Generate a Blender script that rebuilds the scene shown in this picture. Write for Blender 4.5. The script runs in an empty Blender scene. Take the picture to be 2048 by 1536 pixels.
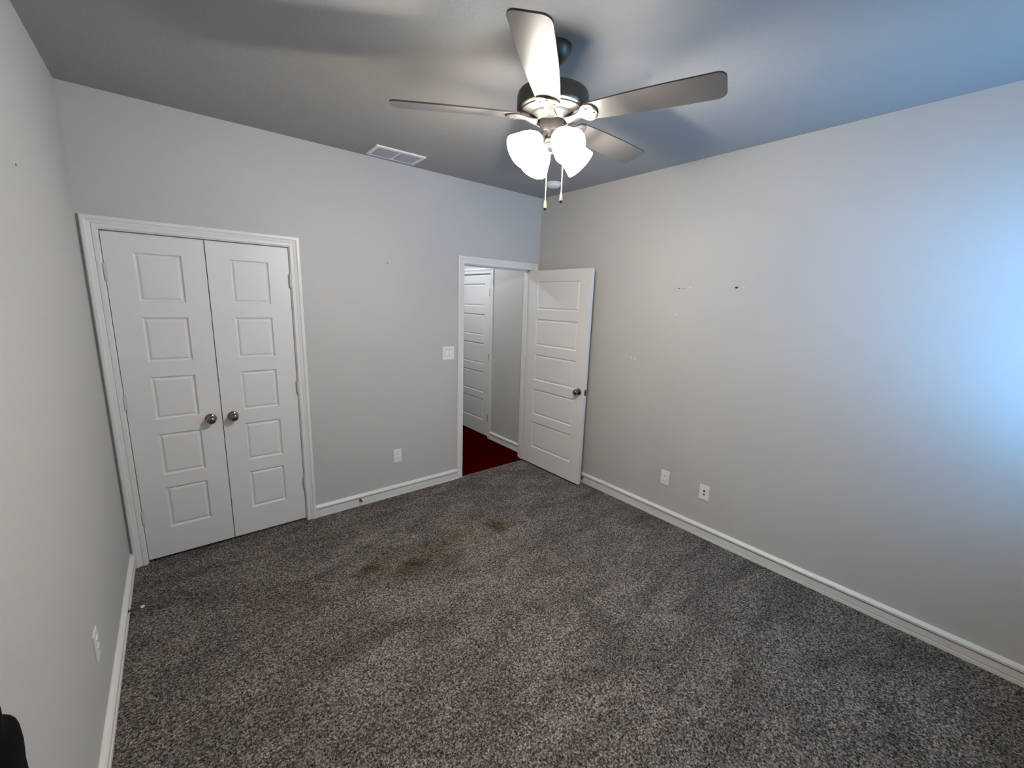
import bpy, bmesh, math, random
from mathutils import Vector, Matrix
random.seed(7)
sc = bpy.context.scene
C = sc.collection
PI = math.pi

# ------------------------------------------------------------------ room numbers (metres)
W, H, D = 3.365, 2.760, 3.77          # width (x from -W to 0), height, depth (y from -D to 0)
T = 0.115                             # wall thickness
FX, FY = -1.683, -1.885               # fan axis: middle of the room

# ------------------------------------------------------------------ camera
cam_d = bpy.data.cameras.new('camera')
cam = bpy.data.objects.new('camera', cam_d); C.objects.link(cam)
cam_d.sensor_fit = 'HORIZONTAL'; cam_d.sensor_width = 36.0
cam_d.lens = 829.65 / 2048 * 36.0
cam_d.clip_start = 0.02
yaw, pitch, roll = 0.6851, -0.1959, 0.0332
fwd = Vector((math.sin(yaw)*math.cos(pitch), math.cos(yaw)*math.cos(pitch), math.sin(pitch)))
right = Vector((math.cos(yaw), -math.sin(yaw), 0)); up = right.cross(fwd)
r2 = right*math.cos(roll) + up*math.sin(roll); u2 = -right*math.sin(roll) + up*math.cos(roll)
M = Matrix((r2, u2, -fwd)).transposed().to_4x4(); M.translation = Vector((-3.0116, -3.3029, 1.7317))
cam.matrix_world = M
sc.camera = cam

# ------------------------------------------------------------------ view, world, big lights
sc.view_settings.view_transform = 'Standard'; sc.view_settings.look = 'None'
sc.view_settings.gamma = 1.0; sc.view_settings.use_curve_mapping = False
sc.view_settings.exposure = 0.0
SKY = (0.13, 0.48, 1.0); SKY_STRENGTH = 11.0
GLOW = 39.0            # frosted glass of the fan lamps
BULB = 34.0           # watts of each bulb inside a shade
HALL = 43.0
world = bpy.data.worlds.new('world'); sc.world = world; world.use_nodes = True
bgn = world.node_tree.nodes['Background']; bgn.inputs[0].default_value = (*SKY, 1); bgn.inputs[1].default_value = SKY_STRENGTH
# world brightened below the horizon, added to lift daylight onto the ceiling
_nt = world.node_tree; _tc = _nt.nodes.new('ShaderNodeTexCoord'); _sp = _nt.nodes.new('ShaderNodeSeparateXYZ'); _mr = _nt.nodes.new('ShaderNodeMapRange')
for _i, _v in enumerate((-.25, .15, SKY_STRENGTH*2.8, SKY_STRENGTH)): _mr.inputs[_i+1].default_value = _v
_nt.links.new(_tc.outputs['Generated'], _sp.inputs[0]); _nt.links.new(_sp.outputs[2], _mr.inputs[0]); _nt.links.new(_mr.outputs[0], bgn.inputs[1])
WX0, WX1, WZ0, WZ1 = -0.80, -0.17, 0.98, 2.12      # window opening in the wall behind the camera
def link_light(name, data, loc, rot=(0,0,0), parent=None):
    o = bpy.data.objects.new(name, data); C.objects.link(o); o.location = loc; o.rotation_euler = rot
    if parent: o.parent = parent
    return o
ld = bpy.data.lights.new('window_daylight', 'AREA'); ld.shape = 'RECTANGLE'; ld.size = WX1-WX0; ld.size_y = WZ1-WZ0
ld.cycles.is_portal = True
link_light('window_daylight', ld, ((WX0+WX1)/2, -D-T-0.01, (WZ0+WZ1)/2), (PI/2, 0, PI))

# ------------------------------------------------------------------ materials
def lin(c): return tuple((v/12.92 if v <= .04045 else ((v+.055)/1.055)**2.4) for v in c)
def mat(name, col, rough=.6, metal=0., spec=.5, bump=None, emit=None, coat=0.):
    m = bpy.data.materials.new(name); m.use_nodes = True; nt = m.node_tree; b = nt.nodes['Principled BSDF']
    b.inputs['Base Color'].default_value = (*col, 1); b.inputs['Roughness'].default_value = rough
    b.inputs['Metallic'].default_value = metal; b.inputs['Specular IOR Level'].default_value = spec
    b.inputs['Coat Weight'].default_value = coat
    if emit: b.inputs['Emission Color'].default_value = (*emit[0], 1); b.inputs['Emission Strength'].default_value = emit[1]
    if bump:
        sc_, st, dist = bump
        tc = nt.nodes.new('ShaderNodeTexCoord'); n = nt.nodes.new('ShaderNodeTexNoise'); n.inputs['Scale'].default_value = sc_
        n.inputs['Detail'].default_value = 4; bp = nt.nodes.new('ShaderNodeBump'); bp.inputs['Strength'].default_value = st; bp.inputs['Distance'].default_value = dist
        nt.links.new(tc.outputs['Object'], n.inputs['Vector']); nt.links.new(n.outputs['Fac'], bp.inputs['Height']); nt.links.new(bp.outputs[0], b.inputs['Normal'])
        # faint paint unevenness
        n2 = nt.nodes.new('ShaderNodeTexNoise'); n2.inputs['Scale'].default_value = 1.3; n2.inputs['Detail'].default_value = 3
        nt.links.new(tc.outputs['Object'], n2.inputs['Vector'])
        mr = nt.nodes.new('ShaderNodeMapRange'); mr.inputs['To Min'].default_value = .96; mr.inputs['To Max'].default_value = 1.04
        nt.links.new(n2.outputs['Fac'], mr.inputs['Value'])
        mx = nt.nodes.new('ShaderNodeMix'); mx.data_type = 'RGBA'; mx.blend_type = 'MULTIPLY'; mx.inputs['Factor'].default_value = 1
        mx.inputs['A'].default_value = (*col, 1); nt.links.new(mr.outputs[0], mx.inputs['B']); nt.links.new(mx.outputs['Result'], b.inputs['Base Color'])
    return m
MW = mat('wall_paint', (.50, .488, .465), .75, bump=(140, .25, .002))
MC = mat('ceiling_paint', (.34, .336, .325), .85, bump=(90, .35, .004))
MT = mat('trim_paint', (.74, .725, .70), .38, bump=(60, .05, .001))
MD = mat('door_paint', (.72, .705, .685), .42, bump=(220, .08, .0006))
MPL = mat('plate_plastic', (.80, .80, .79), .35)
MSLOT = mat('dark_slot', (.02, .02, .02), .6)
MSOFT = mat('slot_grey', (.28, .28, .28), .5)
MN = mat('brushed_nickel', (.56, .53, .49), .30, 1.0)
MND = mat('knob_nickel', (.22, .205, .185), .17, 1.0)
MHOUSE = mat('motor_housing_nickel', (.13, .12, .112), .40, 1.0)
MROT = mat('rotor_nickel', (.085, .077, .072), .45, .6)
MBL = mat('blade_laminate', (.090, .085, .080), .30, 0., .26)
MGL = mat('frosted_glass', (.9, .9, .88), .5, emit=((1.0, .93, .845), GLOW))
MBULB = mat('bulb_glow', (.9, .9, .9), .5, emit=((1.0, .95, .89), 25.0))
MCH = mat('chain_metal', (.85, .82, .76), .35, .4)
MKN = mat('pull_wood', (.42, .30, .22), .4)
MBK = mat('black_rubber', (.012, .01, .01), .6)
MHG = mat('hinge_painted', (.52, .51, .50), .45)
MVB = mat('vent_dark', (.015, .017, .02), .7)
MVS = mat('vent_slat', (.34, .35, .37), .5)
MFAB = mat('black_fabric', (.0022, .0022, .0030), .95, spec=.1)
MCLOS = mat('closet_paint', (.35, .34, .32), .8)
MSPK = mat('spackle', (.68, .68, .67), .8)

def node(nt, t, **kw):
    n = nt.nodes.new(t)
    for k, v in kw.items(): setattr(n, k, v)
    return n
def carpet_mat():
    m = bpy.data.materials.new('carpet_pile'); m.use_nodes = True; nt = m.node_tree; L = nt.links.new
    b = nt.nodes['Principled BSDF']; b.inputs['Roughness'].default_value = .95; b.inputs['Specular IOR Level'].default_value = .08
    tc = node(nt, 'ShaderNodeTexCoord')
    def noise(scale, detail=2, rough=.5, vec=None, dist=0.):
        n = node(nt, 'ShaderNodeTexNoise'); n.inputs['Scale'].default_value = scale; n.inputs['Detail'].default_value = detail
        n.inputs['Roughness'].default_value = rough; n.inputs['Distortion'].default_value = dist
        L(vec or tc.outputs['Object'], n.inputs['Vector']); return n.outputs['Fac']
    def math_(op, a, bb, c=None):
        n = node(nt, 'ShaderNodeMath', operation=op)
        for i, v in enumerate((a, bb, c)):
            if v is None: continue
            if isinstance(v, (int, float)): n.inputs[i].default_value = v
            else: L(v, n.inputs[i])
        return n.outputs[0]
    def rng(v, a, b_, c, d, clamp=True):
        n = node(nt, 'ShaderNodeMapRange'); n.clamp = clamp
        for i, x in enumerate((a, b_, c, d)): n.inputs[i+1].default_value = x
        L(v, n.inputs[0]); return n.outputs[0]
    def mix(f, a, bb, mode='MIX'):
        n = node(nt, 'ShaderNodeMix', data_type='RGBA', blend_type=mode)
        for k, v in (('Factor', f), ('A', a), ('B', bb)):
            s = n.inputs[k] if k != 'Factor' else n.inputs[0]
            if isinstance(v, (int, float)): s.default_value = v
            elif isinstance(v, tuple): s.default_value = (*v, 1)
            else: L(v, s)
        return n.outputs['Result']
    tuft = noise(115, 2.5, .65, dist=.4)
    tuft2 = noise(260, 2, .6)
    yarn = node(nt, 'ShaderNodeTexVoronoi'); yarn.inputs['Scale'].default_value = 120; L(tc.outputs['Object'], yarn.inputs['Vector'])
    ysep = node(nt, 'ShaderNodeSeparateColor'); L(yarn.outputs['Color'], ysep.inputs[0])
    f = math_('ADD', math_('MULTIPLY', tuft, .55), math_('MULTIPLY', tuft2, .35))
    f = math_('ADD', f, math_('MULTIPLY', ysep.outputs[0], .14))
    f = rng(f, .385, .665, 0, 1)
    ramp = node(nt, 'ShaderNodeValToRGB'); L(f, ramp.inputs[0]); e = ramp.color_ramp.elements
    e[0].position = 0; e[0].color = (.014, .012, .0105, 1); e[1].position = 1; e[1].color = (.52, .475, .435, 1)  # speckle mixes yarn colour with painted shading between the tufts
    k = e.new(.42); k.color = (.128, .113, .102, 1)
    # vacuum / tread patches, stretched along the room
    mp = node(nt, 'ShaderNodeMapping'); L(tc.outputs['Object'], mp.inputs['Vector']); mp.inputs['Rotation'].default_value = (0, 0, .9); mp.inputs['Scale'].default_value = (1.2, 3.2, 1)
    patch = noise(1.9, 4, .6, mp.outputs[0], .6)
    pv = rng(patch, .34, .66, .72, 1.30)
    col = mix(1.0, ramp.outputs[0], pv, 'MULTIPLY')
    # stains with their own shapes
    sep = node(nt, 'ShaderNodeSeparateXYZ')
    warp = node(nt, 'ShaderNodeTexNoise'); warp.inputs['Scale'].default_value = 7; warp.inputs['Detail'].default_value = 4; L(tc.outputs['Object'], warp.inputs['Vector'])
    wv = node(nt, 'ShaderNodeVectorMath', operation='MULTIPLY_ADD'); L(warp.outputs['Color'], wv.inputs[0]); wv.inputs[1].default_value = (.22, .22, 0)
    off = node(nt, 'ShaderNodeVectorMath', operation='ADD'); L(tc.outputs['Object'], off.inputs[0]); off.inputs[1].default_value = (-.11, -.11, 0)
    L(off.outputs[0], wv.inputs[2]); L(wv.outputs[0], sep.inputs[0])
    def blob(cx, cy, rx, ry, ang, soft=.9):
        ca, sa = math.cos(ang), math.sin(ang)
        dx = math_('SUBTRACT', sep.outputs[0], cx); dy = math_('SUBTRACT', sep.outputs[1], cy)
        u = math_('DIVIDE', math_('ADD', math_('MULTIPLY', dx, ca), math_('MULTIPLY', dy, sa)), rx)
        v = math_('DIVIDE', math_('SUBTRACT', math_('MULTIPLY', dy, ca), math_('MULTIPLY', dx, sa)), ry)
        d = math_('SQRT', math_('ADD', math_('MULTIPLY', u, u), math_('MULTIPLY', v, v)), 0)
        return rng(d, 1.0-soft, 1.0, 1.0, 0.0)
    def many(lst):
        o = None
        for b_ in lst:
            s = blob(*b_[:5], soft=b_[5]); s = math_('MULTIPLY', s, b_[6])
            o = s if o is None else math_('MAXIMUM', o, s)
        return o
    pale = many([(-1.55, -.93, .50, .17, .05, .6, .75), (-2.02, -.96, .36, .20, -.2, .6, .8), (-2.62, -.86, .34, .17, -.2, .7, .75), (-2.55, -1.15, .3, .16, 0, .7, .4), (-1.25, -.80, .12, .22, 0, .7, .5)])
    dark = many([(-2.20, -.885, .18, .075, -.35, .9, .9), (-1.92, -1.0, .15, .085, .25, .9, .95), (-1.20, -.955, .10, .12, .3, .9, 1.0), (-.93, -.28, .16, .15, .3, .9, .35), (-2.62, -.86, .18, .06, -.2, .9, .3), (-1.75, -.95, .2, .07, .1, .9, .3)])
    col = mix(pale, col, (.93, .90, .73), 'MULTIPLY')
    col = mix(dark, col, (.38, .32, .23), 'MULTIPLY')
    L(col, b.inputs['Base Color'])
    bp = node(nt, 'ShaderNodeBump'); bp.inputs['Strength'].default_value = .8; bp.inputs['Distance'].default_value = .012
    L(f, bp.inputs['Height']); L(bp.outputs[0], b.inputs['Normal'])
    return m
MCARPET = carpet_mat()
def wood_mat():
    m = mat('red_hardwood', (.05, .003, .003), .6, spec=0.0); nt = m.node_tree; L = nt.links.new; b = nt.nodes['Principled BSDF']
    tc = node(nt, 'ShaderNodeTexCoord'); mp = node(nt, 'ShaderNodeMapping'); mp.inputs['Scale'].default_value = (1, 12, 1); L(tc.outputs['Object'], mp.inputs['Vector'])
    n = node(nt, 'ShaderNodeTexNoise'); n.inputs['Scale'].default_value = 6; n.inputs['Detail'].default_value = 5; L(mp.outputs[0], n.inputs['Vector'])
    r = node(nt, 'ShaderNodeValToRGB'); L(n.outputs['Fac'], r.inputs[0]); r.color_ramp.elements[0].color = (.018, .0002, .0002, 1); r.color_ramp.elements[1].color = (.038, .0004, .0004, 1)
    L(r.outputs[0], b.inputs['Base Color']); return m
MWOOD = wood_mat()
def pane_mat():
    m = bpy.data.materials.new('window_glass'); m.use_nodes = True; nt = m.node_tree; nt.nodes.clear()
    o = node(nt, 'ShaderNodeOutputMaterial'); mx = node(nt, 'ShaderNodeMixShader'); mx.inputs[0].default_value = .06
    t = node(nt, 'ShaderNodeBsdfTransparent'); g = node(nt, 'ShaderNodeBsdfGlossy'); g.inputs['Roughness'].default_value = .02
    nt.links.new(t.outputs[0], mx.inputs[1]); nt.links.new(g.outputs[0], mx.inputs[2]); nt.links.new(mx.outputs[0], o.inputs[0]); return m
MPANE = pane_mat()

# ------------------------------------------------------------------ mesh helpers
def link(name, bm, m, parent=None, smooth=False, loc=None, sharp=None):
    bmesh.ops.recalc_face_normals(bm, faces=bm.faces)
    me = bpy.data.meshes.new(name); bm.to_mesh(me); bm.free()
    me.materials.append(m)
    if smooth:
        me.polygons.foreach_set('use_smooth', [True]*len(me.polygons))
        me.set_sharp_from_angle(angle=math.radians(sharp or 40))
    o = bpy.data.objects.new(name, me); C.objects.link(o)
    if loc: o.location = loc
    if parent: o.parent = parent
    return o
def box(bm, a, b, bev=0.):
    t = bmesh.new(); bmesh.ops.create_cube(t, size=1)
    a, b = Vector(a), Vector(b)
    bmesh.ops.scale(t, vec=b-a, verts=t.verts); bmesh.ops.translate(t, vec=(a+b)/2, verts=t.verts)
    if bev: bmesh.ops.bevel(t, geom=t.edges[:], offset=bev, segments=2, affect='EDGES', profile=.7)
    merge(bm, t); return bm
def merge(bm, t, mx=None):
    me = bpy.data.meshes.new('tmp')
    if mx is not None: bmesh.ops.transform(t, matrix=mx, verts=t.verts)
    t.to_mesh(me); t.free(); bm.from_mesh(me); bpy.data.meshes.remove(me)
def boxes(*lst, bev=0.):
    bm = bmesh.new()
    for a, b in lst: box(bm, a, b, bev)
    return bm
def lathe(prof, seg=48, axis=None, origin=(0,0,0), bm=None, closed=False):
    """prof: list of (radius, height). axis: direction of +height."""
    t = bmesh.new(); rings = []
    for r, z in prof:
        if r < 1e-5: rings.append([t.verts.new((0, 0, z))])
        else: rings.append([t.verts.new((r*math.cos(2*PI*i/seg), r*math.sin(2*PI*i/seg), z)) for i in range(seg)])
    pairs = list(zip(rings, rings[1:])) + ([(rings[-1], rings[0])] if closed else [])
    for A, B in pairs:
        for i in range(seg):
            j = (i+1) % seg
            if len(A) == 1 and len(B) == 1: break
            if len(A) == 1: t.faces.new((A[0], B[i], B[j]))
            elif len(B) == 1: t.faces.new((A[i], A[j], B[0]))
            else: t.faces.new((A[i], A[j], B[j], B[i]))
    mx = Matrix.Translation(origin)
    if axis is not None: mx = mx @ Vector((0,0,1)).rotation_difference(Vector(axis)).to_matrix().to_4x4()
    bm = bm or bmesh.new(); merge(bm, t, mx); return bm
def tube(pts, r, seg=8, bm=None):
    pts = [Vector(p) for p in pts]; t = bmesh.new(); rings = []
    for i, p in enumerate(pts):
        d = (pts[min(i+1, len(pts)-1)] - pts[max(i-1, 0)]).normalized()
        a = d.orthogonal().normalized() if i == 0 else (prev - d*prev.dot(d)).normalized()
        prev = a; b = d.cross(a)
        rings.append([t.verts.new(p + r*(a*math.cos(2*PI*k/seg) + b*math.sin(2*PI*k/seg))) for k in range(seg)])
    for A, B in zip(rings, rings[1:]):
        for k in range(seg): t.faces.new((A[k], A[(k+1)%seg], B[(k+1)%seg], B[k]))
    t.faces.new(rings[0][::-1]); t.faces.new(rings[-1])
    bm = bm or bmesh.new(); merge(bm, t); return bm
def sweep(profile, frames, bm=None, caps=True):
    """profile [(a,b)], frames [(origin, vecA, vecB)] -> mitred moulding."""
    bm = bm or bmesh.new(); rows = []
    for o, va, vb in frames: rows.append([bm.verts.new(Vector(o) + Vector(va)*a + Vector(vb)*b) for a, b in profile])
    n = len(profile)
    for A, B in zip(rows, rows[1:]):
        for k in range(n): bm.faces.new((A[k], A[(k+1)%n], B[(k+1)%n], B[k]))
    if caps: bm.faces.new(rows[0][::-1]); bm.faces.new(rows[-1])
    return bm
def empty(name, loc, rz=0.):
    o = bpy.data.objects.new(name, None); C.objects.link(o); o.location = loc; o.rotation_euler = (0, 0, rz); o.empty_display_size = .05
    return o
def tag(o, label, cat, group=None, kind=None):
    o['label'] = label; o['category'] = cat
    if group: o['group'] = group
    if kind: o['kind'] = kind
    return o
def struct(o, label, cat): return tag(o, label, cat, kind='structure')

# ------------------------------------------------------------------ openings
CX0, CX1, CXM = -3.2815, -2.3490, -2.8165     # closet leaves
DZ = 2.043                                    # leaf top
J = 0.018                                     # jamb thickness
RX0, RX1 = -0.915, -0.100                     # clear opening of the bedroom door
HY0, HY1 = 0.852, 1.617                       # hall door leaf (on the hall wall, x = 0)
JZ = DZ + .007
# ------------------------------------------------------------------ shell
bm = boxes(((-W-T, -D-T, -.08), (T, .012, 0)), ((-W-T, .012, -.08), (-1.6, .80, 0)))
struct(link('floor', bm, MCARPET), 'grey brown cut pile carpet with brown stains covering the bedroom floor', 'floor')
bm = boxes(((-1.5, .012, -.08), (T, 3.2, -.004)))
struct(link('floor_hall', bm, MWOOD), 'dark red wood floor of the hall beyond the open doorway', 'floor')
bm = boxes(((-W-T-.1, -D-T-.1, H), (T+.9, 3.3, H+.1)))
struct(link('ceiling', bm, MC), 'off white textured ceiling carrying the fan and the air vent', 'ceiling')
cj0, cj1 = CX0-.003-J, CX1+.003+J
rj0, rj1 = RX0-J, RX1+J
jt = JZ + J
bm = boxes(((-W-T, 0, 0), (cj0, T, H)), ((cj0, 0, jt), (cj1, T, H)), ((cj1, 0, 0), (rj0, T, H)), ((rj0, 0, jt), (rj1, T, H)), ((rj1, 0, -.05), (0, T, H)))
wall_back = struct(link('wall_back', bm, MW), 'greige painted wall holding the closet doors and the open doorway', 'wall')
bm = boxes(((0, -D-T, 0), (T, T, H)))
wall_right = struct(link('wall_right', bm, MW), 'long greige painted wall on the right with bluish daylight on it', 'wall')
bm = boxes(((-W-T, -D-T, 0), (-W, T, H)))
wall_left = struct(link('wall_left', bm, MW), 'greige painted wall running along the left side of the photo', 'wall')
bm = boxes(((-W, -D-T, 0), (WX0, -D, H)), ((WX1, -D-T, 0), (0, -D, H)), ((WX0, -D-T, 0), (WX1, -D, WZ0)), ((WX0, -D-T, WZ1), (WX1, -D, H)))
struct(link('wall_front', bm, MW), 'greige painted window wall behind the photographer', 'wall')
# unseen roof slab added outside the window: keeps the high sky off the glass
bm = boxes(((-3.2, -D-T-1.7, 2.30), (1.2, -D-T-.01, 2.40)))
struct(link('porch_sky_blocker', bm, MCLOS), 'unseen porch roof added outside the window to block the high sky', 'sky blocker')
# closet interior
bm = boxes(((-W-T, .75, 0), (-1.6, .80, H)), ((-W-T, T, 0), (-W, .80, H)), ((-1.65, T, 0), (-1.6, .80, H)))
struct(link('wall_closet', bm, MCLOS), 'dark inside of the closet behind the white double doors', 'wall')
# hall shell: the right hall wall continues the bedroom's right wall
hj0, hj1 = HY0-.003-J, HY1+.003+J
bm = boxes(((0, T, -.05), (T, hj0, H)), ((0, hj0, jt), (T, hj1, H)), ((0, hj1, -.05), (T, 3.2, H)), ((T, hj0-.1, -.05), (.8, hj0-.05, H)), ((T, hj1+.05, -.05), (.8, hj1+.1, H)), ((.78, hj0-.1, -.05), (.83, hj1+.1, H)), ((T, hj0-.1, -.08), (.83, hj1+.1, -.05)))
struct(link('wall_hall_right', bm, MW), 'grey hall wall seen through the open doorway beside the hall door', 'wall')
bm = boxes(((-1.5, T, -.05), (-1.4, 3.2, H)))
struct(link('wall_hall_left', bm, MW), 'hall wall hidden behind the bedroom wall left of the doorway', 'wall')
bm = boxes(((-1.5, 3.1, -.05), (T, 3.2, H)))
struct(link('wall_hall_back', bm, MW), 'end wall of the hall beyond the doorway', 'wall')

# window behind the camera
fr = bmesh.new()
yw = -D-T
for a, b in (((WX0, yw+.01, WZ0), (WX0+.05, yw+.08, WZ1)), ((WX1-.05, yw+.01, WZ0), (WX1, yw+.08, WZ1)), ((WX0+.05, yw+.012, WZ0), (WX1-.05, yw+.078, WZ0+.05)), ((WX0+.05, yw+.012, WZ1-.05), (WX1-.05, yw+.078, WZ1)), ((WX0+.05, yw+.014, (WZ0+WZ1)/2-.02), (WX1-.05, yw+.076, (WZ0+WZ1)/2+.02))): box(fr, a, b, .004)
win = struct(link('window_1', fr, MT), 'white framed window in the wall behind the photographer', 'window')
link('pane', boxes(((WX0+.04, yw+.040, WZ0+.04), (WX1-.04, yw+.046, WZ1-.04))), MPANE, win)
link('window_sill', boxes(((WX0-.04, -D-.02, WZ0-.03), (WX1+.04, -D+.05, WZ0)), bev=.006), MT, win)

# ------------------------------------------------------------------ mouldings
BASE = [(0, 0), (.0, .0165), (.019, .0165), (.0205, .0060), (.0250, .0060), (.026, .0125), (.064, .0125), (.0655, .0030), (.0740, .0030), (.0745, .0205), (.086, .0210), (.095, .014), (.101, .004), (.101, 0)]  # (height, out)
def baseboard(name, p0, p1, n, label):
    d = Vector((*n, 0))
    bm = sweep(BASE, [((*p0, 0), (0, 0, 1), d), ((*p1, 0), (0, 0, 1), d)])
    return struct(link(name, bm, MT, smooth=False), label, 'baseboard')
CW = .064
CAS = [(0, 0), (0, .009), (.004, .012), (.019, .0125), (.023, .0085), (.027, .0115), (.040, .0145), (.044, .0185), (.047, .0195), (.058, .0195), (.063, .017), (CW, .013), (CW, 0)]   # (outward, out of wall)
def casing(bm, p0, p1, zt, n):
    """casing round an opening from p0 to p1 (floor points at clear opening edges), facing n."""
    a = Vector((*p0, 0)); b = Vector((*p1, 0)); d = (b-a).normalized(); n = Vector((*n, 0)); z = Vector((0, 0, 1))
    rv = .005
    a0 = a - d*rv; b0 = b + d*rv; zt += rv
    sweep(CAS, [(a0, -d, n), (a0+z*zt, -d+z, n), (b0+z*zt, d+z, n), (b0, d, n)], bm)
def jambs(bm, p0, p1, zt, n, depth, stop=None):
    a = Vector((*p0, 0)); b = Vector((*p1, 0)); d = (b-a).normalized(); n = Vector((*n, 0)); z = Vector((0, 0, 1))
    def slab(o, u, lu, v, lv, w, lw):
        vs = [bm.verts.new(o + u*(lu*i) + v*(lv*j) + w*(lw*k)) for i in (0,1) for j in (0,1) for k in (0,1)]
        for f in ((0,1,3,2), (4,5,7,6), (0,1,5,4), (2,3,7,6), (0,2,6,4), (1,3,7,5)): bm.faces.new([vs[q] for q in f])
    slab(a - z*.004, -d, J, z, zt+.004+J, -n, depth); slab(b - z*.004, d, J, z, zt+.004+J, -n, depth); slab(a+z*zt, d, (b-a).length, z, J, -n, depth)
    if stop is not None:   # door stop strips
        s0 = -n*stop
        slab(a + s0 - z*.004, d, .011, z, zt+.004, -n, .034); slab(b + s0 - z*.004, -d, .011, z, zt+.004, -n, .034); slab(a + s0 + z*zt, d, (b-a).length, z, -.011, -n, .034)
bm = bmesh.new(); a, b = (CX0-.003, 0), (CX1+.003, 0); casing(bm, a, b, JZ, (0, -1)); jambs(bm, a, b, JZ, (0, -1), T, .040)
struct(link('trim_1', bm, MT), 'white moulded casing around the double closet doors', 'door casing')
bm = bmesh.new(); a, b = (RX0, 0), (RX1, 0); casing(bm, a, b, JZ, (0, -1)); jambs(bm, a, b, JZ, (0, -1), T, .040)
casing(bm, (RX0, T), (RX1, T), JZ, (0, 1))
struct(link('trim_2', bm, MT), 'white moulded casing around the open doorway to the hall', 'door casing')
bm = bmesh.new(); a, b = (0, HY0-.003), (0, HY1+.003); casing(bm, a, b, JZ, (-1, 0)); jambs(bm, a, b, JZ, (-1, 0), T, .040)
struct(link('trim_3', bm, MT), 'white casing around the hall door seen through the doorway', 'door casing')
lc, rc = CX0-.003-.005-CW, CX1+.003+.005+CW
ld_, rd_ = RX0-.005-CW, RX1+.005+CW
baseboard('baseboard_back', (rc, 0), (ld_, 0), (0, -1), 'white moulded baseboard between the closet and the doorway')
baseboard('baseboard_right', (0, -D), (0, -.0005), (-1, 0), 'long white moulded baseboard under the right wall')
baseboard('baseboard_left', (-W, -D), (-W, -.0005), (1, 0), 'white moulded baseboard under the left wall')
baseboard('baseboard_front', (-W+.02, -D), (-.02, -D), (0, 1), 'white baseboard under the window wall behind the photographer')
baseboard('baseboard_hall', (0, T+.02), (0, hj0+J-.005-CW), (-1, 0), 'white baseboard in the hall between the doorway and the hall door')

# ------------------------------------------------------------------ doors
PZ = [(.208, .484), (.570, .842), (.938, .1207*10), (1.300, 1.568), (1.660, 1.938)]
TH = .035
def leaf_mesh(w, x0, x1, both=True):
    """door leaf: x 0..w, front face at y=0 looking to -y, back at y=TH, z 0.012..DZ with five moulded panels from x0 to x1."""
    bm = bmesh.new(); zb, zt = .017, DZ
    def face(yf, s):
        xs = [0, x0, x1, w]; zs = [zb] + [z for p in PZ for z in p] + [zt]
        V = lambda x, z, d=0.: bm.verts.new((x, yf + s*d, z))
        for i in range(3):
            for k in range(len(zs)-1):
                if i == 1 and k % 2 == 1: continue
                bm.faces.new([V(xs[i], zs[k]), V(xs[i+1], zs[k]), V(xs[i+1], zs[k+1]), V(xs[i], zs[k+1])])
        for za, zc in PZ:
            rings = []
            for ins, d in ((0, 0), (.0035, .0075), (.009, .0115), (.013, .0118), (.021, .0055), (.026, .0042)):
                rings.append([V(x0+ins, za+ins, d), V(x1-ins, za+ins, d), V(x1-ins, zc-ins, d), V(x0+ins, zc-ins, d)])
            for A, B in zip(rings, rings[1:]):
                for q in range(4): bm.faces.new((A[q], A[(q+1)%4], B[(q+1)%4], B[q]))
            bm.faces.new(rings[-1])
    face(0, 1); face(TH, -1)
    for a, b in (((0,0), (0,1)), ((1,0), (1,1))):
        x = w*a[0]; bm.faces.new([bm.verts.new(p) for p in ((x, 0, zb), (x, TH, zb), (x, TH, zt), (x, 0, zt))])
    for z in (zb, zt): bm.faces.new([bm.verts.new(p) for p in ((0, 0, z), (w, 0, z), (w, TH, z), (0, TH, z))])
    bmesh.ops.remove_doubles(bm, verts=bm.verts, dist=1e-5)
    return bm
KNOB = [(0, .068), (.010, .0675), (.019, .064), (.0255, .056), (.028, .047), (.0262, .038), (.020, .031), (.013, .027), (.0105, .022), (.0115, .014), (.020, .0105), (.030, .008), (.0325, .004), (.0325, 0)]
def knob(parent, pos, axis, name='door_knob'):
    o = link(name, lathe(KNOB, 40, axis, pos), MND, parent, smooth=True, sharp=60); o['label'] = 'satin nickel round door knob'; return o
def hinge(parent, x, z, y=-.004, m=None, lab='painted over hinge knuckle'):
    bm = bmesh.new()
    box(bm, (x-.0075, y-.0005, z-.045), (x+.0075, y+.006, z+.045))
    lathe([(0, -.046), (.0058, -.046), (.0065, -.044), (.0065, -.016), (.0058, -.0155), (.0058, -.0145), (.0065, -.014), (.0065, .014), (.0058, .0145), (.0058, .0155), (.0065, .016), (.0065, .044), (.0058, .046), (0, .046)], 14, None, (x, y-.003, z), bm)
    o = link('hinge', bm, m or MHG, parent, smooth=True); o['label'] = lab; return o
def closet_leaf(name, x0, w, hx, kx, px, label):
    e = empty(name, (x0, .008, 0)); struct(e, label, 'door')
    link('leaf', leaf_mesh(w, *px), MD, e)
    knob(e, (kx, 0, .905), (0, -1, 0))
    for z in (1.822, 1.062, .314): hinge(e, hx, z, -.010)
    return e
closet_leaf('door_1', CX0, CXM-.0022-CX0, -.0015, -2.880-CX0, (.126, .345), 'left leaf of the white five panel double closet doors')
closet_leaf('door_2', CXM+.0022, CX1-CXM-.0022, CX1-CXM, -2.758-CXM, (.121, .340), 'right leaf of the white five panel double closet doors')
# bedroom door: hinge on the right jamb, swung into the room almost square to the wall
LW = .812
door = empty('door_3', (RX1-.001, -.010, 0), 0.016 + PI); struct(door, 'white five panel bedroom door standing open against the right wall', 'door')
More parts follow.
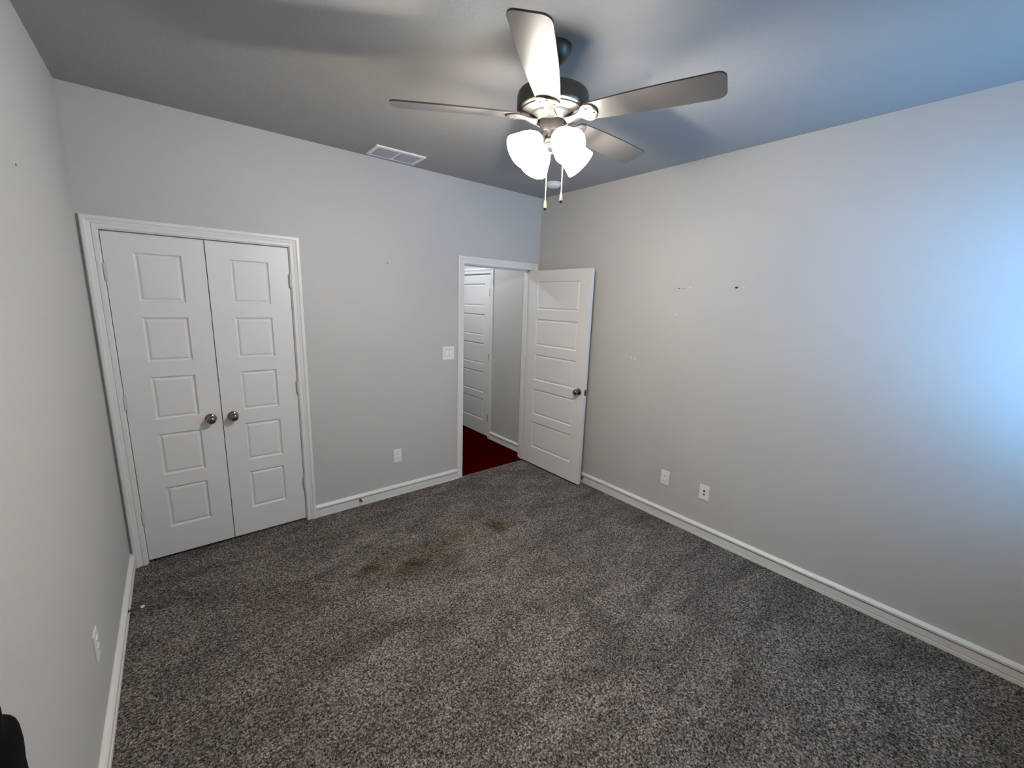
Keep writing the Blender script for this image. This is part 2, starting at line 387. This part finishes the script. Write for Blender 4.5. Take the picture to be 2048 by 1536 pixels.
# build in local frame: leaf along +y local (world -y), visible face toward local +x (world -x)
t = leaf_mesh(LW, .128, LW-.128)
bmesh.ops.transform(t, matrix=Matrix.Rotation(PI/2, 4, 'Z'), verts=t.verts)     # x->y, y->-x
bmesh.ops.translate(t, vec=(TH, 0, 0), verts=t.verts)                            # faces at x=0 and x=TH
bmesh.ops.bevel(t, geom=[e for e in t.edges if all(abs(v.co.y-LW) < 1e-4 for v in e.verts) and e.calc_length() > .02], offset=.003, segments=2, affect='EDGES')
link('leaf', t, MD, door)
knob(door, (TH, LW-.064, .925), (1, 0, 0)); knob(door, (0, LW-.064, .925), (-1, 0, 0))
o = link('latch_plate', boxes(((.006, LW-.001, .895), (.029, LW+.0012, .953)), ((.012, LW, .915), (.023, LW+.008, .934)), bev=.001), MND, door); o['label'] = 'nickel latch plate in the door edge'
for z in (1.822, 1.062, .314):
    bm = lathe([(0, -.045), (.006, -.045), (.006, .045), (0, .045)], 12, None, (-.004, -.004, z)); box(bm, (-.003, -.002, z-.045), (.030, .0005, z+.045))
    link('hinge', bm, MHG, door, smooth=True)
# hall door on the wall x=0, hinge side near the doorway
hd = empty('door_4', (.002, HY0, 0), PI/2); struct(hd, 'white five panel door on the hall wall seen through the doorway', 'door')
bm = leaf_mesh(HY1-HY0, .118, HY1-HY0-.118)
for v in bm.verts: v.co.y = -v.co.y        # front face looks to local +y = world -x
link('leaf', bm, MD, hd)
for z in (1.830, 1.047, .255):
    bm = lathe([(0, -.046), (.0062, -.046), (.0062, .046), (0, .046)], 14, None, (-.0015, .006, z)); box(bm, (-.008, -.004, z-.045), (.006, .0005, z+.045))
    o = link('hinge', bm, MND, hd, smooth=True); o['label'] = 'dark nickel hinge of the hall door'
knob(hd, (HY1-HY0-.064, 0, .925), (0, 1, 0))

# ------------------------------------------------------------------ ceiling fan
fan = empty('ceiling_fan', (FX, FY, H))
tag(fan, 'five blade ceiling fan with four lit frosted glass lamps in the middle of the ceiling', 'ceiling fan')
Z = lambda z: z - H       # heights above floor -> fan frame
o = link('canopy', lathe([(0, 0), (.068, 0), (.068, Z(2.752)), (.062, Z(2.735)), (.046, Z(2.712)), (.026, Z(2.700)), (.015, Z(2.698)), (0, Z(2.698))], 48), MHOUSE, fan, smooth=True)
link('downrod', lathe([(.0125, Z(2.705)), (.0125, Z(2.60))], 24), MHOUSE, fan, smooth=True)
o = link('motor_housing', lathe([(0, Z(2.622)), (.022, Z(2.622)), (.026, Z(2.606)), (.050, Z(2.598)), (.118, Z(2.592)), (.139, Z(2.588)), (.146, Z(2.583)), (.1475, Z(2.577)), (.1475, Z(2.574)), (.150, Z(2.572)), (.150, Z(2.530)), (.148, Z(2.522)), (.143, Z(2.518)), (0, Z(2.518))], 96), MHOUSE, fan, smooth=True)
o['label'] = 'dark nickel motor drum'
rotor = link('rotor', lathe([(0, Z(2.519)), (.134, Z(2.519)), (.132, Z(2.513)), (.125, Z(2.510)), (.100, Z(2.506)), (.088, Z(2.498)), (.078, Z(2.488)), (.072, Z(2.480)), (.0685, Z(2.477)), (.0650, Z(2.479)), (.0630, Z(2.488)), (.0630, Z(2.505)), (0, Z(2.505))], 96), MROT, fan, smooth=True)
link('rotor_cavity', lathe([(.0610, Z(2.5035)), (.0625, Z(2.5035)), (.0625, Z(2.484)), (.0610, Z(2.484))], 48, closed=True), MBK, rotor, smooth=True)
BLADES = [148.1, 220.1, 292.1, 4.1, 58.0]
def blade_bm():
    pts = []
    r0, r1 = .140, .663; hw0, hw1 = .050, .068
    def arc(cx, cy, r, a0, a1, n=7): return [(cx + r*math.cos(a0+(a1-a0)*i/n), cy + r*math.sin(a0+(a1-a0)*i/n)) for i in range(n+1)]
    pts += arc(r0+.028, -hw0+.028, .028, -PI, -PI/2) + [(.30, -.060), (.45, -.066)]
    pts += arc(r1-.032, -hw1+.032, .032, -PI/2, 0) + arc(r1-.032, hw1-.032, .032, 0, PI/2)
    pts += [(.45, .066), (.30, .060)] + arc(r0+.028, hw0-.028, .028, PI/2, PI)
    bm = bmesh.new(); f = bm.faces.new([bm.verts.new((x, y, 0)) for x, y in pts])
    ex = bmesh.ops.extrude_face_region(bm, geom=[f]); bmesh.ops.translate(bm, vec=(0, 0, .006), verts=[v for v in ex['geom'] if isinstance(v, bmesh.types.BMVert)])
    bmesh.ops.triangulate(bm, faces=[f for f in bm.faces if len(f.verts) > 4])
    return bm
PIT = Matrix.Rotation(math.radians(-12), 4, 'X')
def iron_bm():
    st = [(.066, .030, -.0185), (.076, .027, -.0175), (.090, .021, -.0145), (.105, .0175, -.010), (.118, .019, -.0075), (.130, .030, -.006), (.141, .043, -.0055), (.155, .050, -.0055), (.170, .049, -.0055), (.183, .041, -.0055), (.193, .027, -.0055), (.197, .014, -.0055)]
    bm = bmesh.new(); T_, B_ = [], []
    n = 10
    for x, hw, z in st:
        tw = min(1, max(0, (x-.10)/.04))
        def P(y, zz):
            p = Vector((x, y, zz)); q = PIT @ p; return p.lerp(q, tw)
        crown = .004
        rowb = [bm.verts.new(P(hw*(2*k/n-1), z - crown*(1-(2*k/n-1)**2)*1.0)) for k in range(n+1)]
        rowt = [bm.verts.new(P(hw*(2*k/n-1), z + .0045)) for k in range(n+1)]
        T_.append(rowt); B_.append(rowb)
    for R in (T_, B_):
        for A, B in zip(R, R[1:]):
            for k in range(n): bm.faces.new((A[k], A[k+1], B[k+1], B[k]))
    for i in range(len(st)-1):
        for k in (0, n): bm.faces.new((T_[i][k], T_[i+1][k], B_[i+1][k], B_[i][k]))
    for i in (0, -1):
        for k in range(n): bm.faces.new((T_[i][k], T_[i][k+1], B_[i][k+1], B_[i][k]))
    return bm
b0 = blade_bm(); bmesh.ops.transform(b0, matrix=PIT, verts=b0.verts)
blade = link('blade', b0, MBL, fan)
bv = blade.modifiers.new('round', 'BEVEL'); bv.width = .0015; bv.segments = 2
iron = link('blade_bracket', iron_bm(), MROT, blade, smooth=True, sharp=50)
screws = []
for x, y in ((.158, .028), (.158, -.028), (.184, 0)):
    p = PIT @ Vector((x, y, -.0098 if y == 0 else -.0085)); screws.append(link('bracket_screw', lathe([(0, -.0025), (.0035, -.002), (.0045, 0), (.0045, .004)], 10, (0, 0, 1), p), MHOUSE, blade, smooth=True))
for i, a in enumerate(BLADES):
    if i == 0: b_ = blade
    else:
        b_ = blade.copy(); C.objects.link(b_); b_.parent = fan
        for ch in [iron] + screws:
            c = ch.copy(); C.objects.link(c); c.parent = b_
    b_.location = (0, 0, Z(2.495)); b_.rotation_euler = (0, 0, math.radians(a))
# dark vent slots in the rotor between the brackets
for i in range(5):
    bm = bmesh.new(); a0 = math.radians(148.1+72*i+36); n = 12; hw = math.radians(21)
    lo = []; hi = []
    for k in range(n+1):
        a = a0 - hw + 2*hw*k/n
        lo.append(bm.verts.new((.0905*math.cos(a), .0905*math.sin(a), Z(2.4975)))); hi.append(bm.verts.new((.0965*math.cos(a), .0965*math.sin(a), Z(2.5020))))
    for k in range(n): bm.faces.new((lo[k], lo[k+1], hi[k+1], hi[k]))
    ex = bmesh.ops.extrude_face_region(bm, geom=bm.faces[:]); bmesh.ops.translate(bm, vec=(0, 0, .004), verts=[v for v in ex['geom'] if isinstance(v, bmesh.types.BMVert)])
    link('vent_slot', bm, MBK, rotor)
# light kit
kit = link('light_kit', lathe([(0, Z(2.502)), (.040, Z(2.502)), (.048, Z(2.494)), (.0505, Z(2.486)), (.0505, Z(2.446)), (.047, Z(2.437)), (.036, Z(2.430)), (.029, Z(2.425)), (.027, Z(2.418)), (.036, Z(2.413)), (.040, Z(2.405)), (.038, Z(2.396)), (.030, Z(2.391)), (.029, Z(2.386)), (.040, Z(2.383)), (.0425, Z(2.377)), (.040, Z(2.371)), (.020, Z(2.366)), (.008, Z(2.363)), (.0065, Z(2.356)), (0, Z(2.353))], 64), MROT, fan, smooth=True, sharp=35)
SH = [(.021, 0), (.0275, .006), (.036, .018), (.045, .034), (.052, .052), (.057, .072), (.061, .092), (.065, .110), (.068, .122)]
TILT = math.radians(54)
for az in (256, 346, 76, 166):
    a = math.radians(az); d = Vector((math.cos(a)*math.sin(TILT), math.sin(a)*math.sin(TILT), -math.cos(TILT)))
    s0 = Vector((math.cos(a)*.056, math.sin(a)*.056, Z(2.412)))
    prof = SH + [(r-.0035, h) for r, h in reversed(SH)]
    sh = link('lamp_shade', lathe(prof, 48, d, s0, closed=True), MGL, fan, smooth=True, sharp=60); sh['label'] = 'lit frosted white glass bell shade'
    sk = lathe([(0, -.020), (.014, -.020), (.019, -.012), (.024, -.004), (.026, .006), (.0255, .012), (.0215, .012), (.0215, .0), (0, 0)], 32, d, s0)
    tube([(math.cos(a)*.030, math.sin(a)*.030, Z(2.405)), s0 - d*.014], .009, 12, sk)
    link('lamp_socket', sk, MROT, sh, smooth=True)
    link('bulb', lathe([(.0, .012), (.012, .012), (.013, .03), (.022, .048), (.027, .064), (.024, .080), (.013, .090), (0, .093)], 24, d, s0), MBULB, sh, smooth=True).visible_shadow = True
    pl = bpy.data.lights.new('lamp_light', 'POINT'); pl.energy = BULB; pl.color = (1.0, .91, .79); pl.shadow_soft_size = .022
    lo_ = link_light('lamp_light', pl, s0 + d*.100, parent=fan)
# pull chains
frt = Vector((math.cos(math.radians(-43.1)), math.sin(math.radians(-43.1)), 0)); ffw = Vector((math.cos(math.radians(46.9)), math.sin(math.radians(46.9)), 0))
for lat, dep, zb, lab in ((-.012, .046, 2.142, 'longer pull chain with a wooden end'), (.050, .0, 2.162, 'shorter pull chain with a wooden end')):
    p = frt*lat + ffw*dep
    bm = tube([(p.x*.98, p.y*.98, Z(2.455)), (p.x*1.08, p.y*1.08, Z(2.452)), (p.x*1.1, p.y*1.1, Z(2.445)), (p.x*1.1, p.y*1.1, Z(zb+.04))], .0016, 8)
    for k in range(52):
        z = 2.44 - k*(2.44-zb-.042)/51; t = bmesh.new(); bmesh.ops.create_icosphere(t, subdivisions=1, radius=.0024); merge(bm, t, Matrix.Translation((p.x*1.1, p.y*1.1, Z(z))))
    ch = link('pull_chain', bm, MCH, fan, smooth=True); ch['label'] = lab
    q = (p.x*1.1, p.y*1.1, Z(zb))
    link('chain_end', lathe([(0, .041), (.003, .040), (.0045, .036), (.0062, .025), (.0075, .014), (.0072, .008), (0, .0082)], 20, None, q), MKN, ch, smooth=True)
    link('chain_tip', lathe([(0, .0085), (.0062, .008), (.0052, .001), (.003, -.001), (0, -.001)], 20, None, q), MBK, ch, smooth=True)

# ------------------------------------------------------------------ air vent on the ceiling
v = empty('air_vent', (-1.622, -.172, H), -.02); tag(v, 'white rectangular air vent grille on the ceiling close to the back wall', 'vent')
vx, vy = .186, .112
bm = bmesh.new()
for a, b in (((-vx, -vy, -.010), (vx, -vy+.030, 0)), ((-vx, vy-.030, -.010), (vx, vy, 0)), ((-vx, -vy+.030, -.010), (-vx+.030, vy-.030, 0)), ((vx-.030, -vy+.030, -.010), (vx, vy-.030, 0)), ((-.012, -vy+.030, -.009), (.012, vy-.030, 0))): box(bm, a, b, .002)
link('frame', bm, mat('vent_white', (.80, .80, .79), .4), v)
link('backing', boxes(((-vx+.02, -vy+.02, -.0015), (vx-.02, vy-.02, -.0005))), MVB, v)
for s in (-1, 1):
    for k in range(8):
        y = -vy+.045 + k*.0192
        t = boxes(((-.0665, -.0085, -.0006), (.0665, .0085, .0006))); bm = bmesh.new(); merge(bm, t, Matrix.Translation((s*.0835, y+.006, -.0065)) @ Matrix.Rotation(math.radians(-28), 4, 'X'))
        link('louver', bm, MVS, v)
# smoke detector
s = empty('smoke_detector', (-.305, -.475, H)); tag(s, 'round white smoke detector on the ceiling behind the fan pull chains', 'smoke detector')
link('base', lathe([(0, 0), (.068, 0), (.068, -.012), (.064, -.016), (0, -.016)], 40), MPL, s, smooth=True)
link('cover', lathe([(.060, -.014), (.058, -.026), (.046, -.036), (.024, -.040), (0, -.040)], 40), mat('detector_white', (.82, .82, .84), .35), s, smooth=True)

# ------------------------------------------------------------------ wall plates  (local frame: x across, z up, front at -y)
def plate(bm, w, h): box(bm, (-w/2, -.0055, -h/2), (w/2, 0, h/2), .003); return bm
def outlet(name, loc, rz, label):
    e = empty(name, loc, rz); tag(e, label, 'electrical outlet', 'duplex outlets')
    link('wall_plate', plate(bmesh.new(), .074, .118), MPL, e)
    for s in (1, -1):
        bm = bmesh.new(); box(bm, (-.0165, -.0085, s*.0195-.0135), (.0165, -.004, s*.0195+.0135), .0035)
        r = link('receptacle', bm, MPL, e)
        link('slots', boxes(((-.0085, -.0090, s*.0195-.003), (-.0060, -.0080, s*.0195+.008)), ((.0060, -.0090, s*.0195-.002), (.0085, -.0080, s*.0195+.007)), ((-.0025, -.0090, s*.0195-.010), (.0025, -.0080, s*.0195-.006))), MSOFT, r)
    sc_ = link('screw', lathe([(0, .0072), (.003, .007), (.0035, .005)], 12, (0, -1, 0)), MPL, e, smooth=True)
    return e
outlet('power_outlet', (-1.589, 0, .368), 0, 'white outlet on the back wall right of the closet')
outlet('power_outlet', (0, -1.640, .360), -PI/2, 'left white outlet on the right wall nearer the open door')
outlet('power_outlet', (-W, -1.258, .384), PI/2, 'white outlet on the left wall seen almost edge on')
e = empty('media_plate', (0, -1.968, .359), -PI/2); tag(e, 'white wall plate with two black ports on the right wall', 'wall plate')
link('wall_plate', plate(bmesh.new(), .074, .118), MPL, e)
link('port', lathe([(0, .0085), (.0055, .0085), (.007, .0075), (.007, .004), (0, .004)], 16, (0, -1, 0), (0, 0, .012)), MSLOT, e, smooth=True)
link('port', boxes(((-.007, -.0078, -.020), (.007, -.004, -.011)), bev=.001), MSLOT, e)
for z in (.042, -.042): link('screw', lathe([(0, .0075), (.003, .007), (.0035, .005)], 12, (0, -1, 0), (0, 0, z)), MPL, e, smooth=True)
e = empty('light_switch', (-1.079, 0, 1.251), 0); tag(e, 'white double rocker light switch on the back wall left of the doorway', 'light switch')
link('wall_plate', plate(bmesh.new(), .118, .120), MPL, e)
for s in (-1, 1):
    link('rocker_frame', boxes(((s*.023-.0175, -.0062, -.034), (s*.023+.0175, -.004, .034))), MSOFT, e)
    bm = bmesh.new(); box(bm, (s*.023-.0155, -.010, -.032), (s*.023+.0165, -.004, .033), .002)
    for vv in bm.verts:
        if vv.co.y < -.007: vv.co.y += .004*(vv.co.z+.032)/.065
    link('rocker', bm, MPL, e)

# ------------------------------------------------------------------ spring door stops on the baseboards
def door_stop(loc, rz, label):
    e = empty('door_stop', loc, rz); tag(e, label, 'door stop', 'spring door stops')
    d = (0, -1, 0)
    link('base', lathe([(0, 0), (.011, 0), (.0105, .004), (.007, .008), (0, .008)], 20, d), MND, e, smooth=True)
    n = 14*12; pts = [(.0052*math.cos(2*PI*i/12), -.006-.052*i/n, .0052*math.sin(2*PI*i/12)) for i in range(n+1)]
    link('spring', tube(pts, .0016, 6), MND, e, smooth=True)
    link('tip', lathe([(0, .055), (.0065, .055), (.0072, .060), (.0065, .068), (.004, .071), (0, .071)], 16, d), MPL, e, smooth=True)
door_stop((-1.931, -.0132, .052), 0, 'spring door stop on the back baseboard between closet and doorway')
door_stop((-W+.0132, -.565, .058), PI/2, 'spring door stop sticking out of the left baseboard')
door_stop((-.0132, -.785, .052), -PI/2, 'spring door stop on the right baseboard behind the open door')

# ------------------------------------------------------------------ marks on the walls (parts of the walls)
def mark(name, parent, p, n, r, m, sx=1., label=None):
    t = lathe([(0, .0012), (r*.6, .0012), (r, .0004), (r*1.05, 0)], 14); bmesh.ops.scale(t, vec=(sx, 1, 1), verts=t.verts)
    n = Vector(n); bm = bmesh.new()
    xa = Vector((0, 0, 1)).cross(n).normalized(); R = Matrix((xa, Vector((0, 0, 1)), n)).transposed().to_4x4()
    merge(bm, t, Matrix.Translation(p) @ R)
    o = link(name, bm, m, parent, smooth=True)
    if label: o['label'] = label
mark('nail_hole', wall_back, (-1.636, 0, 2.002), (0, -1, 0), .004, MBK, 1.2, 'small dark nail hole')
mark('nail_hole', wall_right, (0, -1.582, 1.871), (-1, 0, 0), .0045, MBK, 1.1, 'small dark nail hole')
mark('nail_hole', wall_right, (0, -2.002, 1.876), (-1, 0, 0), .0065, MBK, 1.6, 'larger dark anchor hole')
mark('scuff', wall_right, (0, -1.615, 1.873), (-1, 0, 0), .0022, MSOFT, 6., 'short dark scuff')
mark('nail_hole', wall_left, (-W, -1.115, 2.121), (1, 0, 0), .004, MBK, 1.4, 'small dark nail hole')
for y, z, r in ((-1.668, 1.878, .004), (-2.045, 1.877, .005), (-1.580, 1.676, .004), (-1.211, 1.297, .005), (-1.252, 1.289, .006), (-1.16, 1.300, .004)):
    mark('spackle_spot', wall_right, (0, y, z), (-1, 0, 0), r, MSPK, 1.6, 'small white spackle spot')
# crumb of dirt on the carpet
t = bmesh.new(); bmesh.ops.create_icosphere(t, subdivisions=2, radius=1)
for vv in t.verts: vv.co *= 1 + .25*math.sin(vv.co.x*7+vv.co.y*5)
bm = bmesh.new(); merge(bm, t, Matrix.Translation((-1.345, -2.005, .004)) @ Matrix.Rotation(.9, 4, 'Z') @ Matrix.Diagonal((.009, .004, .005, 1)))
tag(link('crumb', bm, MBK, smooth=True), 'tiny black crumb lying on the carpet in the middle of the room', 'crumb')

# ------------------------------------------------------------------ soft black thing of unknown kind at the lower left
camo = Vector((-3.0116, -3.3029, 1.7317))
def ring_loft(secs, n=28):
    bm = bmesh.new(); rows = []
    for (cx, cy, cz, rx, ry) in secs:
        rows.append([bm.verts.new((cx + rx*math.cos(2*PI*k/n), cy + ry*math.sin(2*PI*k/n), cz)) for k in range(n)])
    for A, B in zip(rows, rows[1:]):
        for k in range(n): bm.faces.new((A[k], A[(k+1)%n], B[(k+1)%n], B[k]))
    bm.faces.new(rows[0][::-1]); bm.faces.new(rows[-1]); return bm
BY = -2.5
secs = [(-3.294, BY, 0.0, .040, .12), (-3.294, BY, .02, .046, .14)] + [(x, BY, z, a, b) for x, z, a, b in ((-3.296, .60, .046, .14), (-3.2946, .80, .045, .14), (-3.2965, .90, .045, .135), (-3.2946, 1.0, .044, .125), (-3.2898, 1.04, .043, .115), (-3.2864, 1.075, .041, .10), (-3.2834, 1.088, .036, .085), (-3.2812, 1.095, .030, .070), (-3.2786, 1.10, .024, .055), (-3.2747, 1.12, .021, .045), (-3.2707, 1.14, .018, .040), (-3.2679, 1.165, .014, .030), (-3.2644, 1.18, .008, .015))]
o = link('black_object', ring_loft(secs), MFAB, smooth=True, sharp=80)
tag(o, 'unidentified soft black object cut off by the lower left corner beside the left wall', 'bag')

# ------------------------------------------------------------------ hall ceiling lamp (out of sight, lights the hall)
hl = empty('hall_lamp', (-.75, 1.12, H)); tag(hl, 'round flush ceiling lamp in the hall beyond the doorway', 'ceiling lamp')
link('base', lathe([(0, 0), (.14, 0), (.14, -.02), (.13, -.025), (0, -.025)], 40), MN, hl, smooth=True)
link('lamp_shade', lathe([(.125, -.024), (.118, -.05), (.09, -.075), (.05, -.09), (0, -.095)], 40), mat('hall_glass', (.9, .9, .9), .5, emit=((.88, .93, 1.0), 3.0)), hl, smooth=True)
pl = bpy.data.lights.new('hall_light', 'POINT'); pl.energy = HALL; pl.color = (.86, .92, 1.0); pl.shadow_soft_size = .05
link_light('hall_light', pl, (-.75, 1.12, H-.12))
